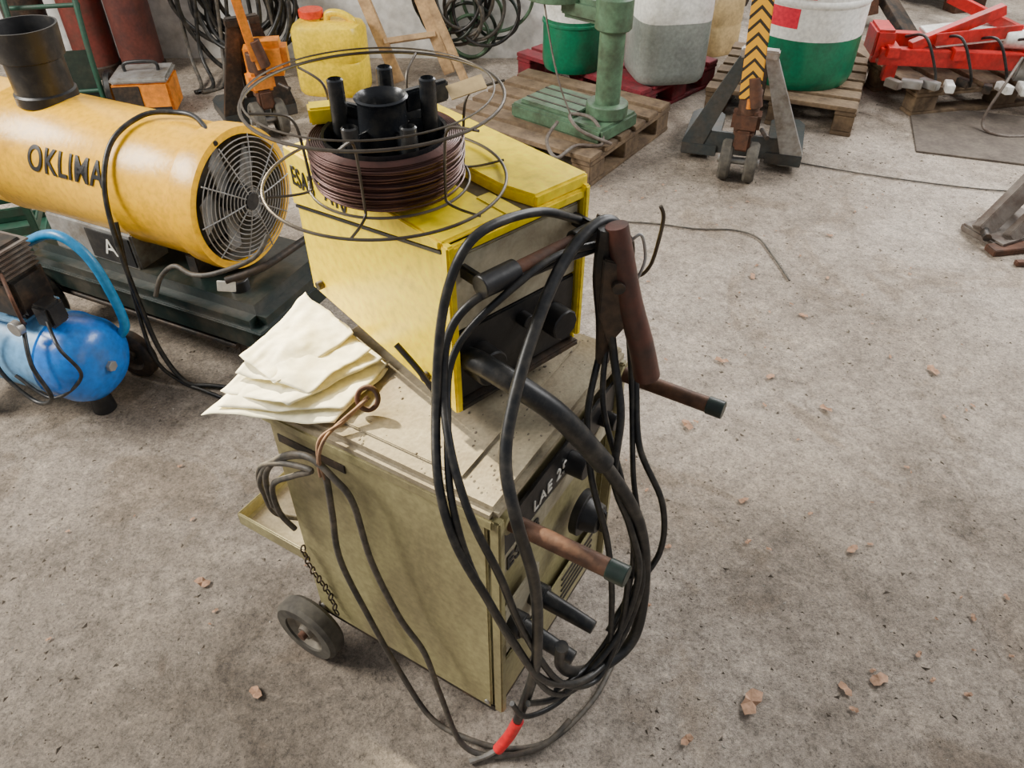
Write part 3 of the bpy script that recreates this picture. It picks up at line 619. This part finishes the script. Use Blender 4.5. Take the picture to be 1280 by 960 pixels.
# ------------------------------------------------------------------ gas cylinders etc
def gas(name,loc,r=.105,h=1.3,mat='cyl'):
    g=grp(name,loc,0)
    lathe(g,'shell',[(0,0),(r*.9,0),(r,.03),(r,h-.12),(r*.9,h-.06),(r*.6,h-.01),(r*.3,h),(0,h)],mat)
    cyl(g,'valve',(0,0,h),(0,0,h+.06),.02,'steel'); cyl(g,'cap',(0,0,h-.005),(0,0,h+.12),.04,mat)
    lathe(g,'foot_ring',[(r*.95,0),(r*1.06,0),(r*1.06,.06),(r*.98,.07)],'dark')
gas('gas_cylinder',(-2.40,4.62,0),.115,mat='cylred'); gas('gas_cylinder.001',(-2.14,4.62,0),.115,mat='cyl'); gas('gas_cylinder.002',(-2.70,4.58,0),.11,1.2,'dark')
g=grp('battery_charger',(-1.90,4.05,0),8)
box(g,'case',(0,0,.10),(.28,.22,.17),'orange',bev=.012); box(g,'top',(0,.0,.195),(.285,.225,.03),'steel',bev=.01)
box(g,'side',(-.07,-.112,.10),(.13,.005,.14),'dark'); box(g,'front_vent',(.07,-.112,.05),(.12,.004,.02),'black')
tube(g,'handle',[(-.08,0,.20),(-.07,0,.25),(.07,0,.25),(.08,0,.20)],.009,'black')
for i in range(4): cyl(g,'foot_%d'%i,((-1)**i*.11,(-1 if i<2 else 1)*.08,.0),((-1)**i*.11,(-1 if i<2 else 1)*.08,.02),.012,'black')
g=grp('hand_truck',(-2.28,3.98,0),12)
for s1 in (-1,1):
    tube(g,'rail_%d'%(s1>0),[(s1*.16,.0,.04),(s1*.16,.02,.3),(s1*.16,.10,.6),(s1*.16,.20,.85),(s1*.10,.24,.95),(0,.25,.97)],.014,'crategr')
    wheel(g,'wheel_%d'%(s1>0),(s1*.20,.06,.10),.10,.04)
for z in (.12,.5): tube(g,'bar_%d'%int(z*100),[(-.16,.01+.12*(z>.3),z),(.16,.01+.12*(z>.3),z)],.011,'crategr',n=1)
box(g,'toe_plate',(0,-.10,.015),(.36,.2,.008),'crategr'); cyl(g,'axle',(-.2,.06,.10),(.2,.06,.10),.01,'steel')
box(g,'back_sheet',(0,.018,.20),(.30,.006,.24),'dkgreen')
g=grp('coiled_hoses',(-1.54,4.64,0),0)
for i in range(12):
    R_=.19+random.random()*.13; cx=random.uniform(-.1,.12); cz=.36+random.uniform(-.05,.1); cy=random.uniform(-.12,.05)
    pts=[(cx+R_*math.cos(t)*(1+.08*math.sin(3*t+i)),cy+.03*math.sin(2*t+i),cz+R_*math.sin(t)*1.05) for t in [2*math.pi*k/14 for k in range(14)]]
    mz=min(p_[2] for p_ in pts); pts=[(x,y,z-min(0,mz-.02)) for x,y,z in pts]
    tube(g,'loop_%d'%i,pts,.013,'rubber',closed=True)
for i in range(7):
    x=-.25+i*.07; tube(g,'strand_%d'%i,[(x,-.03,.9),(x+random.uniform(-.05,.05),-.08,.5),(x+random.uniform(-.05,.05),-.10,.15),(x+random.uniform(-.08,.05),-.25,.014),(x+random.uniform(-.08,.05),-.36,.014)],.011,'rubber' if i%2 else 'greycab')
g=grp('coiled_cables',(-.20,4.76,0),0)
for i in range(14):
    R_=.10+random.random()*.12; cx=random.uniform(-.18,.12); cz=R_+.03+random.random()*.2; cy=random.uniform(-.06,.06)
    pts=[(cx+R_*math.cos(t),cy+.02*math.sin(2*t+i),cz+R_*math.sin(t)) for t in [2*math.pi*k/12 for k in range(12)]]
    tube(g,'loop_%d'%i,pts,.010,['rubber','greycab','mach','dkgreen'][i%4],closed=True)
g=grp('scrap_pile',(.05,5.5,0),0)
for i in range(60):
    sx=random.uniform(.08,.4); box(g,'scrap_%d'%i,(random.uniform(.3,3.4),random.uniform(-.1,1.0),random.uniform(.06,.35)),(sx,random.uniform(.05,.22),random.uniform(.04,.25)),random.choice(['dark','dark','rust','mach','blue','dark','wood','greycab','dkgreen']),(random.uniform(-30,30),random.uniform(-30,30),random.uniform(0,180)))

# ------------------------------------------------------------------ red machine
g=grp('log_splitter',(2.48,4.20,.143),-8)
for y in (-.16,.12):
    box(g,'beam_%d'%int(y*100),(0,y,.12),(1.15,.06,.08),'red')
    for x in (-.5,.45): box(g,'leg_%d_%d'%(int(x*10),int(y*100)),(x,y,.045),(.06,.05,.09),'red')
for i,x in enumerate((-.52,-.2,.15,.5)): box(g,'cross_%d'%i,(x,-.02,.15),(.06,.40,.05),'red')
box(g,'end_block',(-.56,-.06,.17),(.10,.20,.14),'red',bev=.012)
box(g,'tilted_arm_1',(-.22,-.10,.25),(.46,.05,.05),'red',(0,-22,12)); box(g,'tilted_arm_2',(-.05,.05,.28),(.40,.05,.05),'red',(0,18,-20))
box(g,'tray',(-.12,-.02,.21),(.42,.24,.02),'white',(5,-6,8)); box(g,'tray_lip',(-.12,-.14,.23),(.42,.012,.06),'red',(0,-6,8))
cyl(g,'hydraulic_cylinder',(.02,-.10,.21),(.52,-.14,.21),.045,'white'); cyl(g,'piston_rod',(-.2,-.08,.21),(.05,-.10,.21),.018,'steel')
box(g,'grey_housing',(.36,.06,.26),(.26,.22,.18),'steel',bev=.03); cyl(g,'motor',(.3,.1,.30),(.55,.14,.30),.07,'white')
for i in range(6): tube(g,'hose_%d'%i,[(-.45+.17*i,-.1,.2),(-.40+.17*i,-.24,.24),(-.32+.17*i,-.28,.10),(-.28+.17*i,-.24,.012)],.007,'rubber')
for i in range(12): box(g,'loose_part_%d'%i,(-.5+i*.09,random.uniform(-.30,-.22),.025),(random.uniform(.05,.12),.04,.04),random.choice(['dark','steel','castgrey','white']),(0,0,random.uniform(0,180)))
box(g,'side_panel',(.30,-.20,.09),(.40,.03,.12),'steel',(12,0,-4),bev=.008)
tube(g,'hose_hang',[(.1,-.2,.15),(.0,-.36,.08),(-.06,-.42,-.10),(.02,-.50,-.13),(.25,-.46,-.13)],.007,'castgrey')
g=grp('machine_bracket',(2.0,2.78,0),0)
beam(g,'arm_1',(-.13,-.05,.03),(.10,.08,.24),.07,.05,'castgrey')
beam(g,'arm_2',(-.04,-.10,.03),(.20,.02,.26),.05,.04,'castgrey')
beam(g,'arm_3',(.05,.14,.03),(.12,.05,.25),.05,.04,'castgrey')
box(g,'foot',(.02,.0,.018),(.34,.20,.034),'castgrey',(0,0,25),bev=.008)
box(g,'skid',(-.02,-.14,.014),(.24,.06,.026),'rust',(0,0,10)); cyl(g,'boss',(.10,.02,.24),(.22,.10,.24),.045,'castgrey')
cyl(g,'pin',(-.14,-.12,.045),(-.10,.02,.045),.016,'dark')
for i in range(5): box(g,'loose_%d'%i,(-.05+.05*i,-.25+.02*i,.012),(.06,.025,.02),'rust',(0,0,37*i))

g=grp('floor_cord',(0,0,0))
tube(g,'cord',[(.45,2.86,.006),(.60,2.84,.006),(.75,2.80,.006),(.90,2.79,.006),(.985,2.73,.006),(1.01,2.60,.006),(1.03,2.42,.006)],.0035,'greycab')
tube(g,'cord_b',[(1.33,3.42,.006),(1.6,3.30,.006),(1.99,3.17,.006),(2.26,3.13,.006),(2.6,3.2,.006)],.0035,'greycab')
# ------------------------------------------------------------------ leaves + debris
leaves=[(.51,.80),(.52,1.80),(.52,1.65),(.82,1.87),(1.02,2.2),(.95,1.72),(.80,.85),(-.55,.82),(.62,1.36),(.86,1.20),(.72,.83),(.36,.72),(-.75,1.1),(.68,1.95),(1.28,2.75),(.9,2.45),(1.35,1.9)]
bm=bmesh.new()
def leaf(x,y,s_):
    a=random.random()*6.28; n=9; ring=[]
    c=bm.verts.new((x,y,.006+s_*.12))
    for k in range(n):
        t=2*math.pi*k/n; rr=s_*(1+.45*math.cos(2*t))*(1+random.uniform(-.15,.15))*.6
        ring.append(bm.verts.new((x+rr*math.cos(t+a),y+rr*math.sin(t+a),.004+random.random()*s_*.35)))
    for k in range(n): bm.faces.new((c,ring[k],ring[(k+1)%n]))
for i,(x,y) in enumerate(leaves): leaf(x,y,.040 if i==0 else random.uniform(.018,.030))
for i in range(80): leaf(random.uniform(.3,1.8),random.uniform(.7,3.2),random.uniform(.005,.013))
for i in range(14): leaf(random.uniform(-1.2,-.5),random.uniform(.6,1.5),random.uniform(.005,.010))
fin(None,'dry_leaves',bm,'leaf')
def chips(name,n,mat,sizes,xr,yr):
    vs=[];fs=[]
    for i in range(n):
        x=random.uniform(*xr); y=random.uniform(*yr)
        if -.5<x<.25 and .68<y<1.4: continue
        if mnoise.noise(Vector((x*1.3,y*1.3,3)))<random.uniform(-.7,.3): continue
        s_=random.choice(sizes)*random.uniform(.6,1.3); a=random.random()*6.28; e=random.uniform(1,2.2); k=len(vs)
        for dx,dy,dz in ((-e,-.6,0),(e,-.8,0),(.2*e,1,0),(0,0,.9)):
            vs.append((x+s_*(dx*math.cos(a)-dy*math.sin(a)),y+s_*(dx*math.sin(a)+dy*math.cos(a)),.0002+s_*dz))
        fs+= [(k,k+1,k+3),(k+1,k+2,k+3),(k+2,k,k+3),(k,k+2,k+1)]
    me=bpy.data.meshes.new(name); me.from_pydata(vs,[],fs); me.materials.append(M[mat]); o=bpy.data.objects.new(name,me); SC.collection.objects.link(o)
chips('floor_debris',14000,'debris',[.0012,.0015,.002,.002,.0025,.004],(-2.4,2.8),(.25,4.4))
chips('floor_grit',7000,'grit',[.0012,.0015,.002,.003],(-2.4,2.8),(.25,4.4))

# ------------------------------------------------------------------ light
w=bpy.data.worlds.new('World'); SC.world=w; w.use_nodes=True
bg=w.node_tree.nodes['Background']; bg.inputs[0].default_value=(.92,.94,1,1); bg.inputs[1].default_value=.40
def area(name,loc,tgt,sx,sy,e,col):
    l=bpy.data.lights.new(name,'AREA'); l.shape='RECTANGLE'; l.size=sx; l.size_y=sy; l.energy=e; l.color=col
    o=bpy.data.objects.new(name,l); SC.collection.objects.link(o); o.location=loc
    o.rotation_euler=(Vector(tgt)-Vector(loc)).to_track_quat('-Z','Y').to_euler(); return o
area('window_light_left',(-4.3,1.6,3.4),(-.3,1.2,.4),2.2,1.4,470,(1,.95,.87))
area('fill_light_right',(4.2,3.0,3.6),(1.0,1.6,0),2.5,1.6,240,(1,.98,.96))  # added fill lamp brightening the right side, not an actual window
area('window_light_far',(2.8,6.6,3.4),(1.2,2.2,0),3.5,1.6,260,(1,.98,.95))
l=bpy.data.lights.new('sun_shaft','SPOT'); l.energy=4600; l.spot_size=math.radians(10.5); l.spot_blend=.4; l.shadow_soft_size=.06; l.color=(1,.87,.60)
o=bpy.data.objects.new('sun_shaft',l); SC.collection.objects.link(o); o.location=(-2.6,3.6,3.0); o.rotation_euler=(Vector((-.44,1.04,.75))-o.location).to_track_quat('-Z','Y').to_euler()

cam=bpy.data.cameras.new('camera'); cam.sensor_width=36; cam.lens=36*967/1280; cam.clip_start=.02
co=bpy.data.objects.new('camera',cam); SC.collection.objects.link(co); co.location=(0,0,1.6); co.rotation_euler=(math.radians(90-41),0,0)
SC.camera=co
